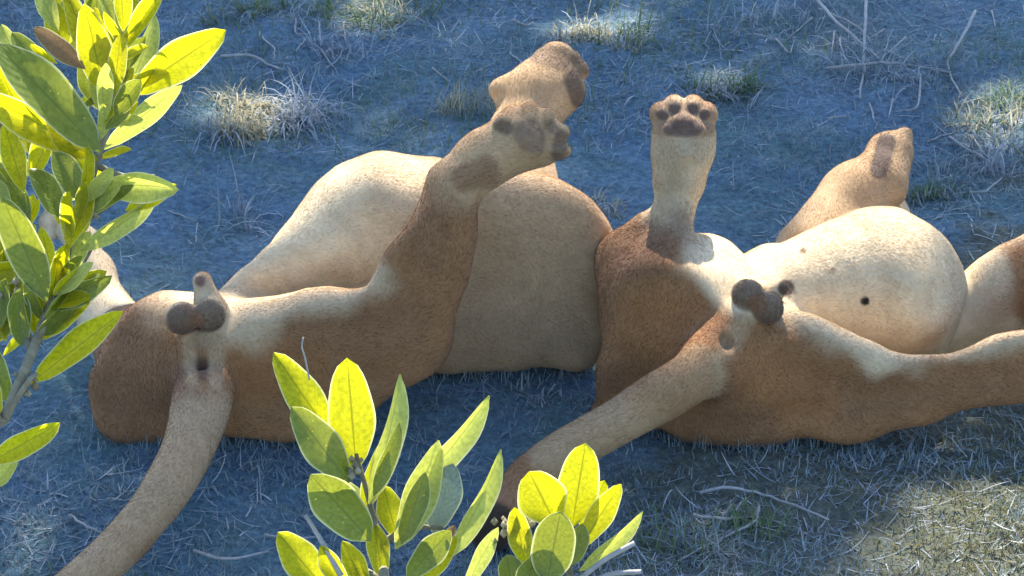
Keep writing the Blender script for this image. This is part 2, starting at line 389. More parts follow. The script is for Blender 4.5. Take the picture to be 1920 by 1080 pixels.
    sw = (vnoise(P[:, 0] * 16 + P[:, 1] * 7, P[:, 2] * 16 - P[:, 1] * 9, 15) - .5)[:, None] * 1.1; fl = fl + np.cross(n, fl) * sw
    fl = fl + rng.normal(0, .10, fl.shape); fl -= n * (fl * n).sum(1)[:, None]; fl /= np.linalg.norm(fl, axis=1)[:, None] + 1e-6
    L = rng.uniform(.005, .0095, (nfur, 1)); bare = (c.sum(1) < .36)[:, None]; L = np.where(bare, .004, L)
    lift = rng.uniform(.03, .15, (nfur, 1))
    p1 = P + (fl * (1 - lift) + n * lift) * L * .5; p2 = p1 + (fl * (1 - lift * .5) + n * lift * .5) * L * .5
    pts = np.stack([P - n * .001, p1, p2], 1) - np.array(root.location)
    hc = bpy.data.hair_curves.new('fur'); hc.add_curves([3] * nfur)
    hc.attributes['position'].data.foreach_set('vector', pts.astype(np.float32).ravel())
    ra = hc.attributes.get('radius') or hc.attributes.new('radius', 'FLOAT', 'POINT')
    ra.data.foreach_set('value', np.tile(np.array([.0002, .00018, .00005], np.float32), nfur))
    ca = hc.attributes.new('Col', 'FLOAT_COLOR', 'CURVE')
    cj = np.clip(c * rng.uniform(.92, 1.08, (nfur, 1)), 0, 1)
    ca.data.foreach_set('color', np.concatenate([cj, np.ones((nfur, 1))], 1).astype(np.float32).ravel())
    hc.materials.append(M_FUR)
    fo = bpy.data.objects.new('fur', hc); col.objects.link(fo); fo.parent = root; fo['kind'] = 'stuff'
    LOW.append(V[(V[:, 2] < .03) & (V[:, 2] > .005)][::7])
    m = (N @ S > 0) & (V[:, 2] > .07) & (py < 705); return (V[m] - S[None] * (V[m, 2] / S[2])[:, None])[:, :2]

LOW = []
def paw(f, cx, cy, d, ang, s=1.0):
    """toe bumps and pads; ang = direction the toes point in the picture plane"""
    ca, sa = math.cos(R(ang)), math.sin(R(ang))
    for lat, fwd in ((-38, 20), (-14, 36), (14, 36), (38, 20)):
        f.ball(cx + (ca * fwd - sa * lat) * s, cy - (sa * fwd + ca * lat) * s, d - .012, 20 * s, .008)

def crease(f, ball, lines, r=5, k=.012):
    cx, cy, cd, R0 = ball
    for ln in lines:
        f.chain([(x, y, cd - math.sqrt(max(0, R0 ** 2 - (x - cx) ** 2 - (y - cy) ** 2)) / 1000 - .002, r) for x, y in ln], k, True)
def tail(f, pts, k=.03):
    f.chain([tuple(p) for p in spline(pts, 5)], k)
def lion_a(f):
    # trunk
    f.chain([(545, 610, .0, 140), (738, 486, .12, 190), (962, 505, .08, 186)], .06)
    f.ball(1035, 600, .02, (118, 112, 120), .05); f.ball(870, 590, .04, (150, 125, 140), .06); f.ball(1088, 640, .05, (64, 92, 95), .05); f.ball(850, 655, .0, (90, 66, 80), .05); f.ball(1085, 470, .03, (62, 90, 90), .06, rot=35)
    f.cut((.04, .005, .1), (.10, -.98, .10), .06)
    f.chain([(930, 440, .22, 120), (935, 375, .46, 95)], .05)
    # head behind the chest
    f.ball(935, 360, .50, (88, 80, 95), .04); f.chain([(925, 350, .55, 55), (905, 345, .62, 45)], .03)
    f.ball(870, 350, .47, (26, 22, 14), .015); f.ball(1000, 350, .47, (26, 22, 14), .015)
    # pelvis and buttock nearest the tall shrub
    f.ball(390, 680, -.06, (140, 128, 130), .05)
    f.group(.05)
    f.chain([(305, 645, -.09, 96), (258, 728, -.12, 92)], .05); f.ball(228, 775, -.13, (50, 52, 60), .04); f.ball(318, 770, -.12, (50, 55, 60), .04)
    f.chain([(265, 660, -.03, 88), (205, 600, .12, 52), (178, 505, .19, 30), (158, 450, .24, 27), (130, 428, .27, 27)], .035); paw(f, 118, 420, .27, 150, .75)
    f.cut((-.6, -.21, .15), (-.12, -.94, .34), .03)
    f.chain([(300, 610, -.19, 8), (330, 690, -.22, 12), (338, 780, -.2, 14)], .05, True)
    f.chain([(215, 640, -.16, 5), (250, 720, -.225, 7), (262, 800, -.2, 8)], .04, True)
    # splayed thigh, shin, foot crossing the flank
    f.group(.02)
    f.chain([(450, 690, -.10, 128), (610, 672, -.15, 120), (742, 632, -.19, 84)], .05)
    f.chain([(748, 625, -.19, 80), (796, 510, -.21, 64), (828, 425, -.22, 46), (850, 350, -.22, 40)], .06)
    f.chain([(846, 352, -.22, 44), (915, 295, -.22, 49), (975, 262, -.22, 54), (1012, 262, -.22, 48)], .025)
    f.ball(528, 770, -.15, (70, 50, 70), .05)
    for x, y, ro in ((990, 219, 60), (1020, 226, 40), (1041, 250, 12), (1043, 280, -12)): f.ball(x, y, -.245, (27, 21, 26), .007, rot=ro)
    for x, y, ro in ((992, 222, 60), (1021, 231, 40), (1040, 253, 12), (1041, 282, -12)): f.ball(x, y, -.268, (13, 10, 9), .002, rot=ro)
    f.ball(990, 255, -.272, (30, 24, 16), .004, rot=-50); f.ball(975, 238, -.270, (15, 15, 14), .004); f.ball(1000, 280, -.268, (15, 15, 14), .004)
    f.ball(943, 232, -.264, (20, 13, 10), .005, rot=20); f.ball(866, 332, -.255, (26, 18, 12), .012, rot=35)
    f.chain([(1008, 236, -.285, 4), (1026, 256, -.285, 5), (1026, 285, -.278, 4)], .006, True)
    f.chain([(900, 345, -.275, 5), (860, 370, -.27, 5)], .02, True)
    f.cut((-.3, -.236, .15), (.05, -1, .12), .02)
    f.chain([(470, 640, -.23, 6), (600, 690, -.24, 7), (700, 680, -.24, 4)], .05, True); f.chain([(450, 740, -.2, 7), (540, 760, -.2, 8), (640, 740, -.21, 4)], .05, True)
    f.group(.02)
    # forelegs folded up behind the chest
    f.chain([(985, 400, .20, 72), (978, 250, .30, 54), (1000, 182, .34, 56), (1048, 165, .36, 48)], .04)
    f.chain([(1000, 180, .34, 58), (1045, 118, .38, 42)], .03); f.ball(940, 165, .34, (24, 20, 24), .03)
    for x, y in ((1020, 112), (1046, 105), (1072, 112), (1086, 130)): f.ball(x, y, .36, 20, .005)
    f.chain([(1000, 430, .24, 60), (1010, 380, .36, 34), (970, 350, .40, 34)], .04)
    f.group(.03)
    # tail
    tail(f, [(386, 715, -.20, 47), (368, 800, -.31, 38), (334, 880, -.43, 33), (286, 955, -.52, 28), (222, 1028, -.585, 27), (150, 1092, -.655, 25), (40, 1170, -.73, 23), (-60, 1210, -.76, 34), (-120, 1225, -.78, 18)])
    f.group(None)
    # under the tail
    f.chain([(354, 635, -.19, 22), (360, 725, -.225, 17)], .012); f.chain([(406, 635, -.19, 22), (404, 725, -.225, 17)], .012)
    f.ball(380, 690, -.238, (8, 26, 18), .02, carve=True)
    f.ball(341, 598, -.225, (30, 29, 30), .012); f.ball(392, 592, -.225, (29, 29, 30), .012)
    f.chain([(398, 585, -.19, 30), (380, 530, -.2, 17)], .015); f.ball(375, 528, -.22, (7, 7, 10), .005, carve=True)
    # folds in the hide
    f.chain([(790, 700, -.12, 10), (870, 660, -.10, 6), (905, 640, -.09, 3)], .03, True)
    f.chain([(780, 742, -.09, 8), (860, 705, -.07, 6)], .03, True)
    f.chain([(205, 760, -.22, 6), (225, 800, -.22, 8)], .03, True); f.chain([(290, 800, -.22, 7), (300, 830, -.2, 8)], .03, True)
PA = [(250, 700, 250, 800, 40, 90, -9, 9, BROWN, .5), (330, 700, 330, 790, 10, 40, -9, 9, BROWN, .5), (520, 640, 760, 600, 20, 70, -9, 9, BROWN, .45), (800, 480, 815, 420, 10, 40, -9, -.1, BROWN, .5), (480, 690, 560, 700, 20, 60, -9, 9, TAWNY * np.array([1.2, 1.05, .8]), .6),  # brown and orange patches: shade and highlights painted into rump, thigh and flank
    (860, 690, 1120, 690, 20, 60, -.2, 9, BROWN, .35),  # x0,y0,x1,y1,radius,soft,dmin,dmax,colour,amount
    (560, 480, 800, 400, 150, 130, -.16, 9, CREAM, 1), (1000, 520, 1000, 600, 170, 120, -.16, 9, ASH, .85), (1000, 440, 960, 380, 110, 130, -.14, .3, ASH, .8),
    (330, 565, 470, 590, 20, 60, -9, 9, CREAM, .7), (480, 575, 700, 520, 10, 50, -9, 9, CREAM, .6),  # cream stands for the sunlit band along rump and thigh tops
    (890, 310, 1040, 260, 40, 75, -9, -.1, PALE * 1.25, .9), (940, 190, 1050, 140, 70, 40, .1, 9, PALE * 1.2, .95), (150, 430, 210, 590, 60, 30, .02, 9, CREAM, 1),
    (870, 330, 905, 320, 18, 22, -9, -.1, BROWN, .7), (938, 236, 950, 240, 8, 10, -9, -.1, PAD, .7), (990, 250, 996, 258, 22, 12, -9, -.1, PAD * 2, .6),
    (1052, 255, 1048, 298, 8, 10, -9, -.1, PAD, .7), (1028, 230, 1040, 244, 7, 9, -9, -.1, PAD, .6),
    (1072, 150, 1086, 190, 11, 10, .1, .5, PAD, .8), (1010, 100, 1090, 118, 15, 14, .1, .5, PAD, .65),
    (341, 598, 341, 598, 26, 8, -9, 0, DARK, .85), (392, 592, 392, 592, 25, 9, -9, 0, DARK, .8), (366, 600, 366, 602, 8, 12, -9, 0, BROWN, .9),
    (352, 640, 360, 715, 7, 12, -9, 0, PALE, .8), (408, 640, 404, 715, 7, 12, -9, 0, PALE, .8), (379, 680, 379, 705, 5, 9, -9, 0, BROWN * .6, .85),
    (376, 528, 376, 528, 7, 5, -9, 0, np.array([.2, .1, .08]), .9), (372, 800, 150, 1092, 40, 60, -9, -.25, PALE, .95),
    (-60, 1210, -120, 1225, 60, 30, -9, -.5, BLACK, .9)]

def lion_b(f):
    f.chain([(1475, 560, .04, 108), (1635, 540, .10, 155)], .06); f.ball(1690, 560, .09, (108, 130, 130), .06)
    f.chain([(1630, 505, .28, 112), (1630, 430, .46, 75)], .05)
    f.ball(1630, 405, .50, (75, 70, 85), .04); f.chain([(1620, 400, .55, 45), (1610, 398, .6, 38)], .03)
    f.ball(1378, 690, -.09, (140, 135, 130), .05)
    # folded hind leg with the upright foot
    f.group(.05)
    f.chain([(1262, 590, -.08, 136), (1232, 690, -.10, 106)], .06); f.chain([(1185, 730, -.06, 60), (1140, 775, -.03, 32)], .05)
    f.ball(1185, 560, -.02, (62, 105, 90), .05)
    f.cut((.3, -.185, .2), (-.25, -.94, .22), .03)
    f.group(.06)
    f.chain([(1315, 525, -.03, 82), (1385, 575, -.06, 70)], .05)
    f.chain([(1165, 485, .0, 42), (1215, 432, -.03, 28), (1250, 412, -.06, 34)], .018)
    f.chain([(1256, 458, -.09, 30), (1264, 405, -.06, 34), (1274, 330, -.05, 47), (1281, 250, -.05, 57)], .014)
    for x, y, ro in ((1241, 216, 115), (1265, 203, 100), (1299, 203, 80), (1322, 216, 65)): f.ball(x, y, -.06, (24, 21, 26), .007, rot=ro)
    for x, y, ro in ((1243, 215, 115), (1266, 203, 100), (1298, 203, 80), (1320, 215, 65)): f.ball(x, y, -.082, (13, 10, 9), .002, rot=ro)
    f.ball(1281, 232, -.098, (24, 16, 18), .004); f.ball(1258, 243, -.096, (16, 13, 16), .004); f.ball(1304, 243, -.096, (16, 13, 16), .004)
    f.ball(1281, 290, -.07, (48, 40, 42), .03); f.ball(1285, 292, -.112, (12, 9, 8), .006)
    f.chain([(1250, 222, -.11, 4), (1281, 212, -.115, 5), (1312, 222, -.11, 4)], .006, True)
    f.chain([(1200, 560, -.2, 8), (1290, 610, -.245, 10), (1330, 640, -.235, 8)], .05, True); f.chain([(1170, 640, -.18, 6), (1230, 700, -.225, 8)], .05, True)
    # stretched hind leg
    f.group(.018)
    f.chain([(1440, 700, -.09, 128), (1590, 737, -.14, 80), (1720, 735, -.15, 52), (1900, 690, -.15, 55), (2060, 630, -.15, 46), (2150, 560, -.13, 44), (2230, 470, -.13, 46)], .05)
    paw(f, 2240, 450, -.13, 60)
    f.ball(1560, 645, -.13, (100, 34, 60), .03, rot=-33)
    f.ball(1360, 790, -.10, (110, 48, 70), .05)
    f.cut((.6, -.25, .1), (.06, -.96, .26), .02)
    f.chain([(1480, 690, -.2, 7), (1600, 745, -.19, 6), (1700, 745, -.18, 4)], .05, True); f.chain([(1430, 780, -.19, 7), (1540, 790, -.18, 6)], .05, True)
    f.group(.02)
    # forelegs
    f.chain([(1528, 470, .26, 76), (1600, 372, .33, 60), (1664, 290, .40, 40)], .03); f.chain([(1664, 285, .40, 38), (1694, 254, .41, 17)], .02); f.chain([(1655, 345, .36, 46), (1680, 290, .40, 28)], .03)
    f.chain([(1790, 605, .13, 60), (1900, 545, .14, 74), (2010, 440, .14, 56), (2060, 310, .16, 44)], .05); paw(f, 2065, 300, .16, 80)
    f.group(.035)
    # tail
    tail(f, [(1352, 668, -.20, 50), (1295, 708, -.25, 36), (1215, 758, -.28, 30), (1130, 808, -.305, 27), (1050, 852, -.325, 26), (985, 898, -.36, 22), (945, 955, -.41, 20), (928, 985, -.44, 26), (915, 1010, -.46, 12)])
    f.group(None)
    f.chain([(1385, 600, -.2, 26), (1355, 650, -.215, 22)], .03)
    f.ball(1362, 642, -.245, (8, 11, 14), .02, carve=True)
    f.ball(1402, 553, -.2, (29, 29, 30), .010); f.ball(1440, 577, -.2, (29, 28, 30), .010); f.ball(1418, 575, -.19, (28, 24, 28), .015)
    f.chain([(1440, 560, -.15, 24), (1466, 540, -.17, 17)], .012)
    f.chain([(1320, 770, -.25, 6), (1290, 800, -.25, 8)], .03, True)
    f.chain([(1140, 650, -.14, 6), (1150, 690, -.14, 7)], .03, True)
PB = [(1180, 720, 1290, 740, 20, 70, -9, 9, BROWN, .5), (1300, 600, 1340, 610, 10, 50, -9, 9, BROWN, .5), (1330, 770, 1420, 800, 10, 60, -9, 9, BROWN, .55), (1550, 740, 1900, 720, 20, 50, -9, 9, BROWN, .4), (1440, 690, 1500, 740, 30, 60, -9, 9, TAWNY * np.array([1.2, 1.05, .8]), .5),  # brown and orange patches put shade and highlights into the hide
    (1480, 540, 1700, 530, 150, 80, -.13, 9, CREAM, 1), (1330, 480, 1410, 530, 40, 40, -9, 9, CREAM * 1.15, 1), (1480, 575, 1640, 665, 8, 46, -9, 9, CREAM, .8), (1650, 672, 1920, 632, 4, 42, -9, 9, CREAM, .65),  # belly cream is coat; cream on thigh tops puts sunlight into the colour
    (1275, 360, 1280, 270, 70, 40, -.2, .05, CREAM, .8), (1170, 470, 1258, 440, 15, 60, -9, .1, BROWN * .8, .7), (1800, 500, 1930, 410, 12, 40, .0, 9, CREAM, .5),  # cream on raised sole and foreleg edge stands for sunlight; brown darkens hock
    (1560, 410, 1680, 270, 80, 40, .2, 9, PALE, .8), (1662, 268, 1648, 318, 14, 8, .2, 9, PAD, .95),
    (1245, 225, 1318, 225, 30, 8, -9, .0, BROWN, .6), (1258, 240, 1304, 240, 13, 5, -9, .0, PAD * 1.9, .9), (1281, 232, 1281, 232, 15, 5, -9, .0, PAD * 1.9, .9), (1243, 215, 1243, 215, 10, 4, -9, .0, PAD * 1.4, .9), (1266, 203, 1266, 203, 10, 4, -9, .0, PAD * 1.4, .9), (1298, 203, 1298, 203, 10, 4, -9, .0, PAD * 1.4, .9), (1320, 215, 1320, 215, 10, 4, -9, .0, PAD * 1.4, .9),
    (1402, 553, 1402, 553, 26, 8, -9, 0, DARK, .85), (1440, 577, 1440, 577, 26, 8, -9, 0, DARK, .85), (1420, 570, 1420, 570, 10, 12, -9, 0, BROWN, .9), (1474, 540, 1474, 540, 12, 6, -9, 0, DARK, .95),
    (1362, 640, 1360, 648, 9, 8, -9, 0, DARK, .95), (1395, 605, 1335, 690, 8, 18, -9, 0, PALE, .7), (1310, 700, 1050, 852, 45, 20, -9, -.235, PALE, .95),
    (1505, 470, 1505, 470, 3, 5, -9, .2, DARK, .8), (1560, 507, 1560, 507, 3, 7, -9, .2, BROWN, .6), (1622, 565, 1622, 565, 7, 4, -9, .2, BLACK, 1),
    (1250, 640, 1250, 700, 60, 60, -9, 9, TAWNY * np.array([1.1, .95, .7]), .4), (1000, 900, 945, 955, 20, 15, -9, -.2, TAWNY, .5), (930, 985, 915, 1012, 36, 14, -9, -.3, BLACK, .9)]
ra_ = empty('lion', W(400, 790, -.1) * np.array([1, 1, 0]), 'tawny lion on its back beside the tall shrub, hind foot crossed over its flank', 'lion', 'lions sleeping on their backs')
VA = build_lion(ra_, lion_a, PA, lambda P: np.stack([.4 + 0 * P[:, 0], .2 + 0 * P[:, 0], -.8 + 0 * P[:, 0]], 1), 260000)
rb_ = empty('lion', W(1380, 830, -.12) * np.array([1, 1, 0]), 'tawny lion on its back with one hind foot straight up, pads showing', 'lion', 'lions sleeping on their backs')
VB = build_lion(rb_, lion_b, PB, lambda P: np.stack([-.3 + 0 * P[:, 0], -.1 + 0 * P[:, 0], -.85 + 0 * P[:, 0]], 1), 260000)

# ------------------------------------------------------------------ unseen tree added for shade: its crown covers the ground, with gaps cut over the lions
CS = .015; occ = np.zeros((400, 400), bool)          # crown gaps cut to the lions' outline towards the sun
for p2 in (VA, VB):
    ij = np.floor((p2 + 3.0) / CS).astype(int); occ[ij[:, 0], ij[:, 1]] = True
for _ in range(1): occ = occ | np.roll(occ, 1, 0) | np.roll(occ, -1, 0) | np.roll(occ, 1, 1) | np.roll(occ, -1, 1)
for _ in range(3): occ = occ & np.roll(occ, 1, 0) & np.roll(occ, -1, 0) & np.roll(occ, 1, 1) & np.roll(occ, -1, 1)
LIT = []
for (x, y, r) in ((1120, 40, .10), (700, 12, .07), (490, 200, .10), (420, 190, .06), (1870, 225, .09), (1900, 180, .08), (1350, 140, .04), (1890, 1060, .17), (1780, 975, .08), (1900, 960, .10), (1700, 1060, .10), (1840, 1000, .08), (1600, 1070, .05), (60, 1010, .03)):
    LIT.append((*G(x, y)[:2], r))
LIT = np.array(LIT)
tree = empty('added_shade_tree', (-3.2, 6.4, 0), 'unseen tree added beyond the lions to shade the ground around them', 'tree')
tv, tf = tube(spline([(-3.2, 6.4, -.1), (-3.2, 6.3, 2.0), (-3.0, 6.1, 4.2), (-2.5, 5.6, 6.2)], 5), np.linspace(.26, .13, 16), 10)
mesh_obj('trunk', tv, tf, M_TRUNK, tree)
NL = 110000
g = np.stack([rng.uniform(-2.6, 2.6, NL), rng.uniform(-1.7, 3.2, NL)], 1)
dm = np.min(np.linalg.norm(g[:, None] - LIT[None, :, :2], axis=2) - LIT[None, :, 2], axis=1)
thin = vnoise(g[:, 0] * 3.1, g[:, 1] * 3.1, 21)
edge = np.clip((2.6 - np.abs(g[:, 0])) / .6, 0, 1) * np.clip((3.2 - g[:, 1]) / .8, 0, 1) * np.clip((g[:, 1] + 1.7) / .25, 0, 1)
keep = (dm > .015) & ~occ[np.floor((g[:, 0] + 3.0) / CS).astype(int), np.clip(np.floor((g[:, 1] + 3.0) / CS).astype(int), 0, 399)] & (rng.random(NL) < edge * np.clip(.55 + thin * .6, 0, 1))
g = g[keep]; n = len(g)
Hh = 7.0 + .9 * vnoise(g[:, 0] * 1.2 + 9, g[:, 1] * 1.2, 22) + rng.normal(0, .12, n)
P = np.concatenate([g, np.zeros((n, 1))], 1) + S[None] * (Hh / S[2])[:, None]
a = rng.normal(size=(n, 3)); a /= np.linalg.norm(a, axis=1)[:, None]; b = np.cross(a, rng.normal(size=(n, 3))); b /= np.linalg.norm(b, axis=1)[:, None]
la = rng.uniform(.03, .05, (n, 1)); lb = la * .55
q = np.stack([P - a * la, P + b * lb, P + a * la, P - b * lb], 1).reshape(-1, 3)
crown = mesh_obj('crown', q, np.arange(n * 4).reshape(-1, 4), M_CANOPY, tree, False); crown['kind'] = 'stuff'
for k in range(7):
    tgt = P[rng.integers(n)]; s0 = np.array([-2.5 - .03 * k, 5.65, 6.05]); mid = (s0 + tgt) / 2 + np.array([0, 0, -.25])
    v, f = tube(spline([s0, mid, tgt], 5), np.linspace(.075, .012, 11), 7); mesh_obj('limb', v, f, M_TRUNK, tree)

# ------------------------------------------------------------------ grass and litter
def blades(pos, length, width, heading, lean, curl, seg=3):
    """arched ribbon blades; all arguments arrays -> verts, quads"""
    n = len(pos); hx, hy = np.cos(heading), np.sin(heading)
    sx, sy = -hy, hx; V = []; p = pos.copy(); ang = lean.copy()
    for i in range(seg + 1):
        w = width * (1 - i / seg) ** .6 * .5 + 1e-5
        V.append(p + np.stack([sx * w, sy * w, 0 * w], 1)); V.append(p - np.stack([sx * w, sy * w, 0 * w], 1))
        st = length / seg; p = p + np.stack([hx * np.sin(ang) * st, hy * np.sin(ang) * st, np.cos(ang) * st], 1); ang = ang + curl / seg
    V = np.stack(V, 1); m = 2 * (seg + 1); b = (np.arange(n) * m)[:, None]
    F = np.concatenate([b + np.array([[2 * i, 2 * i + 1, 2 * i + 3, 2 * i + 2]]) for i in range(seg)], 0)
    return V.reshape(-1, 3), F
def field_of(name, n, region, dens, L, Wd, lean, curl, mat, seed, seg=3):
    r = np.random.default_rng(seed); x = r.uniform(region[0], region[1], n); y = r.uniform(region[2], region[3], n)
    k = r.random(n) < dens(x, y); x, y = x[k], y[k]; m = len(x)
    pos = np.stack([x, y, ground_z(x, y) + .001], 1)
    v, f = blades(pos, r.uniform(*L, m), r.uniform(*Wd, m), r.uniform(0, 2 * math.pi, m), r.uniform(*lean, m), r.normal(*curl, m), seg)
    o = mesh_obj(name, v, f, mat, None, True); o['kind'] = 'stuff'; return o
near_tail = lambda x, y: np.clip(.25 + .75 * (y < -.15) + 0 * x, 0, 1)
def dturf(x, y):
    w = vnoise(x * 4, y * 4, 31); u = vnoise(x * 11, y * 11, 32)
    front = np.clip((-.02 - y) / .25, 0, 1); back = np.clip((y - 1.0) / .4, 0, 1); right = np.clip((x - .35) / .4, 0, 1) * np.clip((y - .55) / .3, 0, 1)
    return np.clip((.10 + .75 * np.maximum(front, np.maximum(back * .8, right * .7))) * (w * .9 + u * .7 - .25), 0, 1)
turf = field_of('turf', 200000, (-1.5, 1.5, -1.2, 1.9), dturf, (.010, .032), (.0012, .003), (.3, 1.3), (.6, .6), M_SHORT, 41)
tag(turf, 'short grey green turf covering the shaded soil', 'grass')
litter = field_of('straw_litter', 24000, (-1.5, 1.5, -1.2, 1.9), lambda x, y: np.clip(vnoise(x * 3 + 4, y * 3, 33) * 1.5 - .35, 0.03, 1) * np.clip(.2 + .8 * ((y < 0) | (y > 1.0) | ((x > .5) & (y > .6))), 0, 1), (.02, .075), (.0012, .0032), (1.35, 1.6), (.25, .7), M_STRAW, 42, 5)
tag(litter, 'scattered curled bits of pale dry straw on the soil', 'straw')
patchy = lambda x, y: np.clip((vnoise(x * 4.3 + 2, y * 4.3, 36) - .38) * 2.2, 0, 1) * (.12 + .88 * np.clip((-.1 - y) / .2, 0, 1) + .6 * ((y > 1.05) | ((x > .45) & (y > .5))))
hay = field_of('broken_hay', 9000, (-1.5, 1.5, -1.2, 1.9), patchy, (.03, .085), (.0018, .004), (1.2, 1.6), (.3, .9), M_HAY, 45, 5)
tag(hay, 'broken pale hay lying in drifts in front of the lions', 'hay')
green = field_of('green_grass', 26000, (-1.5, 1.5, -1.2, 1.9), lambda x, y: np.clip((vnoise(x * 2.6 + 7, y * 2.6 + 3, 34) - .52) * 4, 0, 1) * np.clip(.08 + .92 * ((y < -.2) | (y > .95)), 0, 1), (.02, .05), (.0014, .003), (.1, 1.0), (.8, .5), M_GREEN, 43)
tag(green, 'patches of thin green grass growing in the soil', 'grass')
lowp = np.concatenate(LOW); rr = np.random.default_rng(77); lowp = lowp[rr.integers(0, len(lowp), 5200)]; ang_ = rr.uniform(0, 2 * math.pi, len(lowp)); off = rr.uniform(.0, .045, len(lowp))
lx = lowp[:, 0] + np.cos(ang_) * off; ly = lowp[:, 1] + np.sin(ang_) * off; mm = len(lx)
v, f = blades(np.stack([lx, ly, ground_z(lx, ly)], 1), rr.uniform(.012, .048, mm), rr.uniform(.0014, .003, mm), rr.uniform(0, 6.283, mm), np.abs(rr.normal(.3, .4, mm)), rr.normal(.7, .6, mm), 4)
fr = mesh_obj('grass_fringe', v, f, M_SHORT); fr['kind'] = 'stuff'; tag(fr, 'pale grass blades standing along the edges of the lions', 'grass')
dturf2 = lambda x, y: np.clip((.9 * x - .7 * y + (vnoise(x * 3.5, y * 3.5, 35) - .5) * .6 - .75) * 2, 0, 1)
dry = field_of('sunlit_turf', 52000, (-.2, 1.5, -1.2, .1), dturf2, (.010, .028), (.0012, .003), (.3, 1.3), (.6, .6), M_SUNTURF, 44)
tag(dry, 'turf coloured olive and tan as if sunlit, beside the stretched leg', 'grass')
def tuft(px, py, n, rad, L, mat, label, droop=1.2, lean=.2, seed=1, wd=(.002, .0045), mat2=None, aim=None):
    r = np.random.default_rng(seed); c = G(px, py); c[2] = ground_z(c[0], c[1])
    root = empty('grass_tuft', c, label, 'grass tuft', 'grass tufts around the lions')
    for nm, mt, share in (('blades', mat, .65), ('dry_blades', mat2 or M_STRAW, .35)):
        m = int(n * share); ncl = 7; cc = r.normal(0, .62, (ncl, 2)) * rad; ch = r.uniform(0, 2 * math.pi, ncl); cl_ = r.uniform(.45, 1.15, ncl)
        k = r.integers(0, ncl, m); an = r.uniform(0, 2 * math.pi, m); rr = rad * .42 * np.sqrt(r.random(m))
        x = c[0] + cc[k, 0] * 1.4 + np.cos(an) * rr * 1.3; y = c[1] + cc[k, 1] + np.sin(an) * rr
        hd = np.where(r.random(m) < .5, ch[k] + r.normal(0, .6, m), an)
        if aim is not None: hd = np.where(r.random(m) < .55, aim + r.normal(0, .5, m), hd)
        v, f = blades(np.stack([x, y, ground_z(x, y) - .002], 1), r.uniform(*L, m) * cl_[k] * r.choice([.5, 1, 1], m), r.uniform(*wd, m), hd, np.abs(r.normal(0, lean * 2.5, m)), r.normal(droop, .7, m), 5)
        o = mesh_obj(nm, v, f, mt, root); o['kind'] = 'stuff'
DN = -math.pi / 2
tuft(480, 215, 1000, .085, (.06, .17), M_DRYTUFT, 'pale dry grass tuft with hanging stalks beside the tall shrub', 2.0, .3, 51, aim=DN)
tuft(1110, 62, 420, .07, (.04, .10), M_DRYTUFT, 'sunlit dry grass tuft behind the raised foreleg', 1.7, .3, 52, aim=DN)
tuft(1160, 75, 200, .05, (.04, .09), M_GREEN, 'greener grass tuft next to the sunlit dry tuft', 1.3, .3, 60)
tuft(1350, 170, 420, .055, (.04, .09), M_GREEN, 'small green grass tuft behind the upright hind foot', 1.2, .25, 53)
tuft(872, 205, 330, .045, (.05, .10), M_DRYTUFT, 'wispy bluish grass tuft beside the folded foreleg', 1.0, .2, 54, wd=(.0012, .003), mat2=M_SHORT)
tuft(1865, 225, 520, .09, (.04, .09), M_GREEN, 'broad green grass tuft in the sun patch beyond the twigs', 1.3, .3, 55, mat2=M_DRYTUFT)
tuft(690, 18, 380, .08, (.05, .10), M_GREEN, 'green grass tuft mixed with pale straw at the shade edge', 1.5, .3, 56, mat2=M_DRYTUFT)
tuft(460, 20, 260, .07, (.05, .11), M_GREEN, 'loose green tuft behind the tip of the tall shrub', 1.5, .3, 57)
tuft(1760, 345, 420, .06, (.03, .07), M_GREEN, 'dark green tuft beside the stretched foreleg', 1.2, .3, 58, mat2=M_SHORT)
tuft(1290, 1010, 420, .08, (.04, .10), M_GREEN, 'bluish green tuft beside the smallest shrub', 1.5, .35, 59, mat2=M_SHORT)
tuft(1130, 395, 120, .03, (.03, .06), M_DRYTUFT, 'tiny dry tuft against the back of the crossed-foot lion', 1.0, .2, 61)
tuft(640, 75, 130, .05, (.05, .12), M_STRAW, 'thin straw tuft in the shade near the grass edge', 1.6, .3, 62)
tuft(400, 420, 130, .06, (.05, .13), M_STRAW, 'sparse straw tuft between the tall shrub and the belly', 1.3, .4, 63, mat2=M_SHORT)
tuft(1700, 140, 240, .09, (.05, .13), M_STRAW, 'tangled straw tuft under the long dry twigs', 1.7, .4, 64, mat2=M_SHORT)

tuft(1500, 40, 300, .10, (.05, .13), M_STRAW, 'matted straw tuft at the butt of the thickest twig', 1.8, .5, 65, mat2=M_SHORT)
tuft(1830, 290, 300, .09, (.05, .12), M_STRAW, 'straw tuft below the broad green sunlit tuft', 1.8, .5, 66, mat2=M_SHORT)
tuft(1040, 745, 160, .05, (.03, .07), M_STRAW, 'small pale straw tuft between the two lions', 1.5, .5, 67, mat2=M_SHORT)
def twig(pts, w, label, lift=.012, group=None, name='twig'):
    P = []
    for i, (x, y) in enumerate(pts):
        p = G(x, y, lift * (1 + .8 * math.sin(i * 2.1))); p[2] = max(p[2], 0); P.append(p)
    P = spline(P, 4); P = [p + np.array([random.uniform(-1, 1), random.uniform(-1, 1), random.uniform(-.5, .5)]) * .0022 for p in P]
    zmin = min(p[2] - ground_z(p[0], p[1]) for p in P); P = [p - np.array([0, 0, zmin - w * .0003]) for p in P]
    V, F = tube(P, np.linspace(w * .0005, w * .00028, len(P)), 6)
    o = mesh_obj(name, V, F, M_TWIG); tag(o, label, 'twig', group or 'dry twigs on the ground')
twig([(1628, -30), (1622, 60), (1620, 120), (1612, 188)], 8, 'long straight pale twig pointing at the belly')
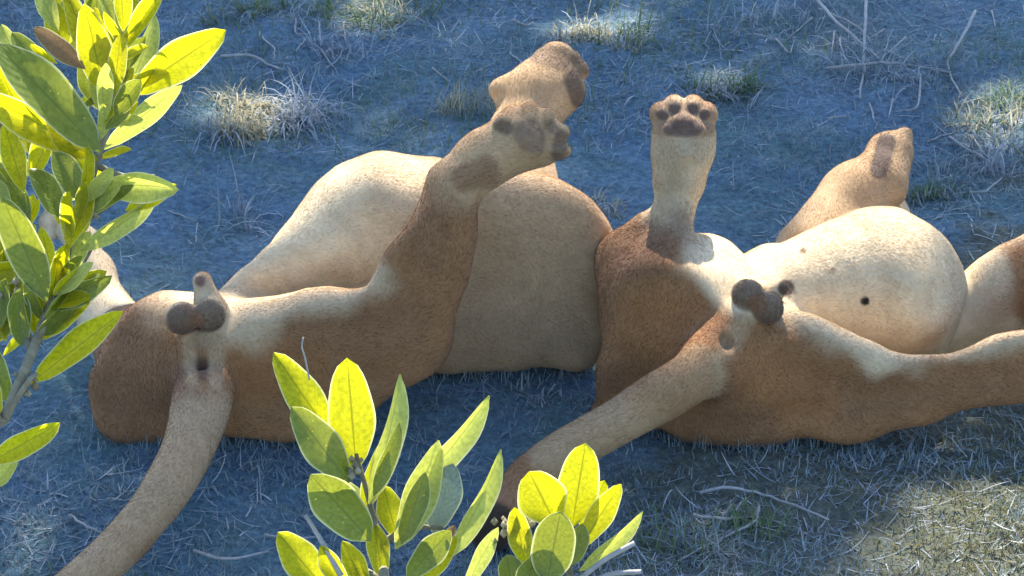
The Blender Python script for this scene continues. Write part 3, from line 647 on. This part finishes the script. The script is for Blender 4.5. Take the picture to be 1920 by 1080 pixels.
twig([(1515, -20), (1560, 30), (1612, 78), (1692, 148)], 9, 'thickest pale twig lying crosswise over the others')
twig([(1552, 128), (1650, 119), (1715, 124), (1778, 136)], 8, 'long level pale twig under the crossing twigs')
twig([(1828, 22), (1802, 75), (1778, 120), (1800, 178)], 8, 'elbow bent pale twig next to the green sun patch')
twig([(1535, 5), (1600, 35), (1640, 75)], 6, 'pale twig lying along the thickest twig')
T2 = 'short thin dry twig in the twig tangle beyond the lions'
for pts, w in (([(1522, 18), (1475, 60)], 6), ([(1565, 48), (1557, 102)], 5), ([(1574, 60), (1586, 112)], 5), ([(1655, 85), (1722, 112)], 6), ([(1850, 172), (1788, 186)], 5), ([(1727, 138), (1720, 196), (1694, 206)], 6),
               ([(1780, 240), (1830, 270), (1885, 302)], 6), ([(1825, 238), (1850, 275), (1890, 298)], 5), ([(1820, 342), (1850, 340), (1884, 312)], 6), ([(1632, 186), (1642, 222)], 5), ([(1455, 65), (1480, 92), (1490, 68)], 5), ([(1740, 245), (1792, 228)], 5), ([(1675, 180), (1668, 215)], 5), ([(1860, 0), (1868, 35)], 5), ([(1550, 214), (1590, 208)], 5), ([(1700, 60), (1640, 110)], 5), ([(1660, 30), (1620, 55)], 5)):
    twig(pts, w, T2, .008, 'short twigs in the tangle')
twig([(415, 93), (470, 92), (500, 108), (528, 118)], 8, 'pale curved twig just behind the shrub tip and above the dry tuft')
T3 = 'short thin stalk lying alone on the bare shaded soil'
for pts, w in (([(490, 60), (512, 80), (514, 102)], 5), ([(555, 25), (553, 52), (576, 54)], 5), ([(572, 63), (554, 86)], 5), ([(643, 28), (650, 72)], 5), ([(811, 122), (842, 147)], 5), ([(955, 95), (976, 112), (962, 132)], 5), ([(600, 76), (626, 110)], 5), ([(960, 25), (985, 35), (1000, 30)], 5), ([(785, 215), (800, 220)], 5),
               ([(285, 560), (300, 530), (318, 520)], 4), ([(315, 380), (360, 395)], 4)):
    twig(pts, w, T3, .006, 'lone stalks on bare soil')
twig([(1310, 926), (1370, 918), (1430, 931), (1490, 952), (1555, 976)], 7, 'long arched twig lying in the grass beside the tail')
twig([(1422, 952), (1412, 984), (1340, 1020), (1270, 1056)], 6, 'bent twig sloping through the bluish tuft')
twig([(1300, 972), (1360, 978), (1420, 974), (1475, 990)], 6, 'level twig crossing the bent twig in the grass')
twig([(1395, 930), (1370, 968)], 5, 'stubby twig under the long arched twig')
twig([(365, 1030), (420, 1046), (505, 1034)], 7, 'pale curved twig between the lion tail and the leafy shoot')
twig([(128, 968), (165, 992), (208, 1006)], 6, 'bowed twig on the outer side of the lion tail')
twig([(498, 997), (545, 1004), (600, 1000)], 6, 'white peeled twig tucked under the leafy shoot')

# ------------------------------------------------------------------ foreground shrubs
BD = -3.3                                    # depth of the shrubs, in front of the lions
def leaf_mesh(name, mat, wr, fold, bend, twist, seed):
    """unit length leaf along +Y, face +Z, width ratio wr"""
    r = random.Random(seed); ns, nw = 14, 6; V = []; UV = []
    for i in range(ns + 1):
        t = i / ns
        w = (math.sin(math.pi * min(1, t * .92 + .06) ** 1.15) ** .72) * wr * .5 if t < .999 else .004
        if t < .10: w = .008 + (w - .008) * (t / .10)
        w *= 1 + .05 * math.sin(t * 11 + seed)
        zc = bend * (t * t) ; yc = t * (1 - .18 * bend * bend)
        tw = twist * t
        for j in range(nw + 1):
            u = j / nw * 2 - 1
            x = u * w; z = abs(u) ** 1.3 * w * fold + .012 * math.sin(t * 9 + seed + u * 3) * abs(u)
            V.append((x * math.cos(tw) - z * math.sin(tw), yc, zc + x * math.sin(tw) + z * math.cos(tw))); UV.append((j / nw, t))
    F = [(i * (nw + 1) + j, i * (nw + 1) + j + 1, (i + 1) * (nw + 1) + j + 1, (i + 1) * (nw + 1) + j) for i in range(ns) for j in range(nw)]
    me = bpy.data.meshes.new(name); me.from_pydata(V, [], F); me.update()
    uv = me.uv_layers.new(name='UVMap')
    for lp in me.loops: uv.data[lp.index].uv = UV[lp.vertex_index]
    me.polygons.foreach_set('use_smooth', np.ones(len(F), bool)); me.materials.append(mat); return me
MATS = {'y': M_LIT, 'd': M_SHADED, 'p': M_PALE, 'b': M_BROWN, 'g': M_GREY}
LM = {}
def leaf(root, kind, base, tip, wpx, roll=0, tilt=0, dz=0, var=None):
    """base/tip in picture pixels, tilt: tip towards (+) or away (-) from the viewer, roll about its axis"""
    sc = (DIST + BD) / DIST / 1000; lp = math.hypot(tip[0] - base[0], tip[1] - base[1])
    B = W(base[0], base[1], BD + dz); T = W(tip[0], tip[1], BD + dz - math.tan(R(tilt)) * lp * sc)
    L = np.linalg.norm(T - B); wr = wpx / lp / max(.35, math.cos(R(roll)))* math.cos(R(tilt)); wr = round(min(.85, max(.16, wr)) * 12) / 12
    var = random.randrange(4) if var is None else var; key = (kind, wr, var)
    if key not in LM: LM[key] = leaf_mesh('leaf', MATS[kind], wr, [.2, .45, .6, .32][var], [.10, -.20, .26, -.14][var], [.15, -.45, .4, -.25][var], len(LM))
    y = Vector((T - B) / L); view = Vector(-AF); x = y.cross(view).normalized(); z = x.cross(y).normalized()
    m = Matrix((x, y, z)).transposed().to_4x4() @ Matrix.Rotation(R(roll), 4, 'Y')
    o = bpy.data.objects.new('leaf', LM[key]); col.objects.link(o); o.parent = root
    o.matrix_local = Matrix.Translation(Vector(B) - root.location) @ m @ Matrix.Diagonal((L, L, L, 1)); return o
def shrub(label, pts, rad, down):
    """woody stem through picture points; the last goes down to the soil"""
    P = [W(x, y, BD + d) for x, y, d in pts]; foot = P[-1] + np.array(down); foot[2] = ground_z(foot[0], foot[1]) - .03
    mid = (P[-1] + foot) / 2 + np.array([.03, -.02, .05])
    root = empty('shrub', (foot[0], foot[1], 0), label, 'shrub')
    P = spline(P + [mid, foot], 6); n = len(P)
    V, F = tube(P, np.interp(np.linspace(0, 1, n), np.linspace(0, 1, len(rad)), rad), 8); mesh_obj('stem', V, F, M_STEM, root); return root
def side(root, pts, r0=.004, r1=.002, mat=None):
    P = spline([W(x, y, BD + d) for x, y, d in pts], 4); V, F = tube(P, np.linspace(r0, r1, len(P)), 6); mesh_obj('twig', V, F, mat or M_STEM, root)

s1 = shrub('tall leafy shrub rising over the crossed-foot lion, yellow backlit leaves', [(245, -60, .02), (232, 60, .01), (212, 190, 0), (180, 310, 0), (140, 430, 0), (104, 545, -.01), (60, 660, -.02), (8, 785, -.02), (-40, 900, 0)], [.002, .003, .0036, .0045, .0055, .007, .011], (-.15, .0, 0))
side(s1, [(60, 660, -.02), (30, 560, .03), (10, 440, .05), (0, 300, .06), (-10, 120, .05)], .005, .003)
side(s1, [(180, 310, 0), (230, 330, .02), (290, 330, .03)]); side(s1, [(8, 785, -.02), (50, 720, -.03), (70, 700, -.03)]); side(s1, [(140, 430, 0), (180, 400, .01), (240, 360, .02)])
side(s1, [(104, 545, -.01), (150, 500, .02), (185, 440, .03)])
for a in [('d', (188, 285), (-5, 75), 120, 15, 10, -.02), ('y', (182, 300), (-25, 165), 85, -10, -15, -.005), ('y', (175, 330), (85, 205), 62, 10, 0, .0), ('y', (205, 165), (118, -20), 70, 0, 0, .02), ('y', (200, 195), (160, 5), 85, 0, 8, .0), ('b', (160, 130), (62, 55), 52, 20, 0, -.01),
          ('p', (228, 200), (302, 30), 55, 20, 0, .02), ('y', (240, 178), (424, 52), 78, 15, 5, -.01), ('d', (215, 215), (270, 140), 52, 10, 20, -.03), ('p', (195, 280), (336, 152), 50, 35, 0, .02), ('p', (190, 262), (215, 115), 40, 20, 10, -.01),
          ('p', (172, 350), (346, 332), 66, 30, 10, -.01, 2), ('y', (235, 395), (330, 345), 46, 0, 0, .0), ('p', (150, 470), (300, 378), 50, 20, 0, -.01), ('p', (104, 535), (168, 432), 44, 15, 0, 0), ('d', (88, 565), (5, 365), 96, 0, 12, -.03), ('y', (98, 515), (78, 425), 42, 0, 0, .01),
          ('d', (158, 375), (98, 285), 70, 0, 10, -.02), ('d', (115, 410), (60, 310), 60, 20, 0, -.01), ('y', (45, 360), (5, 228), 62, 0, 0, .01), ('y', (60, 330), (98, 250), 52, 0, 0, .02), ('y', (110, 420), (120, 330), 50, 0, 0, .02),
          ('d', (88, 580), (210, 520), 48, 10, 0, -.02), ('y', (68, 640), (172, 560), 42, 0, 0, -.01), ('y', (58, 718), (236, 578), 62, 5, 0, -.02), ('y', (-20, 868), (108, 795), 56, 0, 5, -.01, 1), ('p', (-10, 915), (38, 850), 44, 0, 0, .01),
          ('y', (10, 640), (2, 468), 55, 0, 0, .02), ('d', (40, 650), (30, 540), 48, 20, 0, -.01), ('d', (-5, 620), (15, 520), 46, 0, 0, .0), ('p', (52, 620), (60, 530), 36, 15, 0, .0), ('y', (220, 110), (250, -25), 56, 10, 0, .01), ('y', (225, 95), (318, -30), 46, 0, 0, .0), ('d', (228, 70), (232, -30), 44, 0, 0, -.02),
          ('p', (110, 60), (60, -40), 50, 0, 0, .03), ('y', (60, 250), (-10, 130), 50, 20, 0, .03), ('p', (12, 420), (-20, 330), 60, 0, 0, .03), ('y', (25, 500), (70, 420), 44, 0, 0, .03), ('d', (180, 60), (185, -40), 50, 0, 0, .03), ('d', (195, 210), (150, 120), 48, 0, 0, .03), ('p', (45, 560), (15, 450), 46, 10, 0, .035), ('y', (140, 455), (170, 360), 40, 10, 0, .025), ('d', (20, 760), (-30, 640), 50, 0, 0, .02), ('y', (0, 780), (-40, 700), 50, 0, 0, 0), ('d', (232, 130), (275, 70), 36, 0, 0, .02), ('y', (205, 240), (262, 190), 36, 0, 0, .0), ('d', (85, 140), (20, 60), 50, 0, 0, .04), ('y', (120, 100), (95, 0), 60, 0, 0, .04)]:
    leaf(s1, *(a[:3] + (a[3] * .82,) + a[4:]))
lr = random.Random(5)
for k in range(80):
    t_ = lr.random(); bx_ = np.interp(t_, [0, .3, .6, 1], [215, 130, 60, 0]) - lr.random() ** 1.5 * 120; by_ = np.interp(t_, [0, .3, .6, 1], [-20, 300, 520, 660]) + lr.uniform(-40, 40)
    an = lr.uniform(15, 165) if bx_ > 60 else lr.uniform(20, 150); ln = lr.uniform(60, 120)
    leaf(s1, lr.choice('yyppdy'), (bx_, by_), (bx_ + ln * math.cos(R(an)), by_ - ln * math.sin(R(an))), ln * lr.uniform(.25, .42), lr.uniform(-50, 50), lr.uniform(-25, 30), lr.uniform(.02, .09))
stem_x = [245, 232, 212, 180, 140, 104, 60, 8]; stem_y = [-60, 60, 190, 310, 430, 545, 660, 785]
for k in range(44):
    by_ = lr.uniform(-30, 640); bx_ = np.interp(by_, stem_y, stem_x) + lr.uniform(-6, 6); sgn = lr.choice((-1, 1)); an = 62 + sgn * lr.uniform(10, 62); ln = lr.uniform(60, 125)
    leaf(s1, lr.choice('yyypdp'), (bx_, by_), (bx_ + ln * math.cos(R(an)), by_ - ln * math.sin(R(an))), ln * lr.uniform(.26, .4), lr.uniform(-50, 50), lr.uniform(-15, 35), lr.uniform(-.035, .015))
s2 = shrub('leafy shoot with two bright yellow top leaves in front of the splayed thigh', [(668, 850, 0), (690, 930, 0), (712, 1020, 0), (722, 1090, 0), (728, 1180, .0)], [.002, .003, .004, .005, .007, .01], (.02, .05, 0))
side(s2, [(712, 1020, 0), (770, 990, .0), (830, 990, .01)]); side(s2, [(722, 1090, 0), (660, 1060, .01), (600, 1060, .02)])
for a in [('y', (630, 830), (512, 663), 84, 0, 5, .01, 3), ('y', (668, 885), (652, 670), 98, 0, 0, .0, 0), ('d', (655, 905), (548, 768), 84, 0, 15, -.015, 3), ('d', (695, 1015), (580, 885), 104, 0, 15, -.02, 0), ('p', (690, 945), (774, 710), 66, 30, 0, -.005, 1), ('d', (700, 930), (752, 800), 40, 10, 10, -.015),
          ('p', (765, 930), (934, 757), 72, 25, 0, .01, 1), ('p', (742, 1030), (830, 832), 72, 20, 5, -.005, 3), ('d', (752, 1020), (800, 890), 46, 10, 10, -.012), ('g', (812, 1000), (850, 868), 72, 0, 0, .02, 0), ('p', (842, 1045), (960, 855), 60, 30, 0, .0, 1), ('y', (745, 1010), (718, 910), 62, 0, 0, .0), ('y', (718, 1085), (700, 980), 52, 0, 0, -.01),
          ('d', (762, 1085), (846, 990), 66, 10, 10, -.02), ('y', (775, 1105), (858, 1005), 46, 0, 0, -.01), ('y', (610, 1105), (520, 1000), 74, 0, 5, .0), ('y', (690, 1110), (640, 1015), 52, 0, 0, .0), ('y', (650, 1110), (598, 1022), 46, 10, 0, -.01), ('y', (680, 960), (720, 830), 50, 10, 0, .01), ('p', (705, 980), (640, 900), 40, 0, 0, .015), ('p', (870, 1110), (930, 985), 40, 20, 0, .02), ('b', (838, 1010), (852, 985), 22, 0, 0, -.03)]:
    leaf(s2, *(a[:3] + (a[3] * .88,) + a[4:]))
s3 = shrub('small shrub with a rounded yellow leaf in front of the tail tip', [(1060, 985, 0), (1066, 1040, 0), (1070, 1110, 0), (1074, 1190, 0)], [.002, .003, .004, .006, .009], (.02, .03, 0))
side(s3, [(1070, 1100, -.01), (1130, 1052, -.02), (1190, 1018, -.02)], .003, .0025, M_TWIG); side(s3, [(1075, 1110, -.01), (1140, 1078, -.02), (1202, 1072, -.02)], .003, .0025, M_TWIG); side(s3, [(1066, 1050, 0), (1010, 1030, .01), (985, 1000, .02)])
for a in [('y', (1042, 985), (992, 883), 104, 0, 0, .0, 0), ('y', (1072, 990), (1098, 830), 92, 0, 0, .01, 0), ('d', (1024, 1095), (1052, 955), 88, 0, 10, -.02, 0), ('d', (985, 1120), (1000, 1045), 70, 0, 0, -.02), ('y', (1085, 1030), (1162, 905), 58, 10, 0, .0), ('p', (1085, 1070), (1216, 972), 46, 25, 0, -.01, 1), ('y', (1090, 1000), (1134, 900), 46, 0, 0, .02), ('d', (1075, 1060), (1090, 980), 40, 20, 0, -.01), ('y', (985, 1060), (965, 950), 50, 0, 0, .01), ('d', (960, 1100), (950, 1040), 60, 0, 0, .0)]:
    leaf(s3, *(a[:3] + (a[3] * .92,) + a[4:]))
def buds(root, px, py, d, n, spread):
    V = []; F = []
    for i in range(n):
        c = W(px + random.gauss(0, spread), py + random.gauss(0, spread), BD + d + random.gauss(0, .006)); r = random.uniform(.0025, .005); b = len(V)
        V += [c + np.array(q) * r * random.uniform(.7, 1.2) for q in ((1, 0, 0), (-1, 0, 0), (0, 1, 0), (0, -1, 0), (0, 0, 1.6), (0, 0, -1.2))]
        F += [(b + i_, b + j, b + k) for i_, j, k in ((0, 2, 4), (2, 1, 4), (1, 3, 4), (3, 0, 4), (2, 0, 5), (1, 2, 5), (3, 1, 5), (0, 3, 5))]
    o = mesh_obj('buds', V, F, M_DRYTUFT, root); o['kind'] = 'stuff'
side(s2, [(580, 712, .008), (572, 672, .006), (566, 650, .005), (569, 632, .005)], .0009, .0007, M_TWIG); side(s2, [(640, 1080, -.02), (600, 1010, -.02), (572, 965, -.02)], .003, .0018, M_TWIG)
buds(s2, 660, 885, -.012, 16, 11); buds(s3, 965, 990, .015, 26, 18); buds(s1, 20, 545, 0, 12, 10); buds(s1, 45, 720, -.02, 10, 9); buds(s1, 175, 395, -.01, 8, 8)
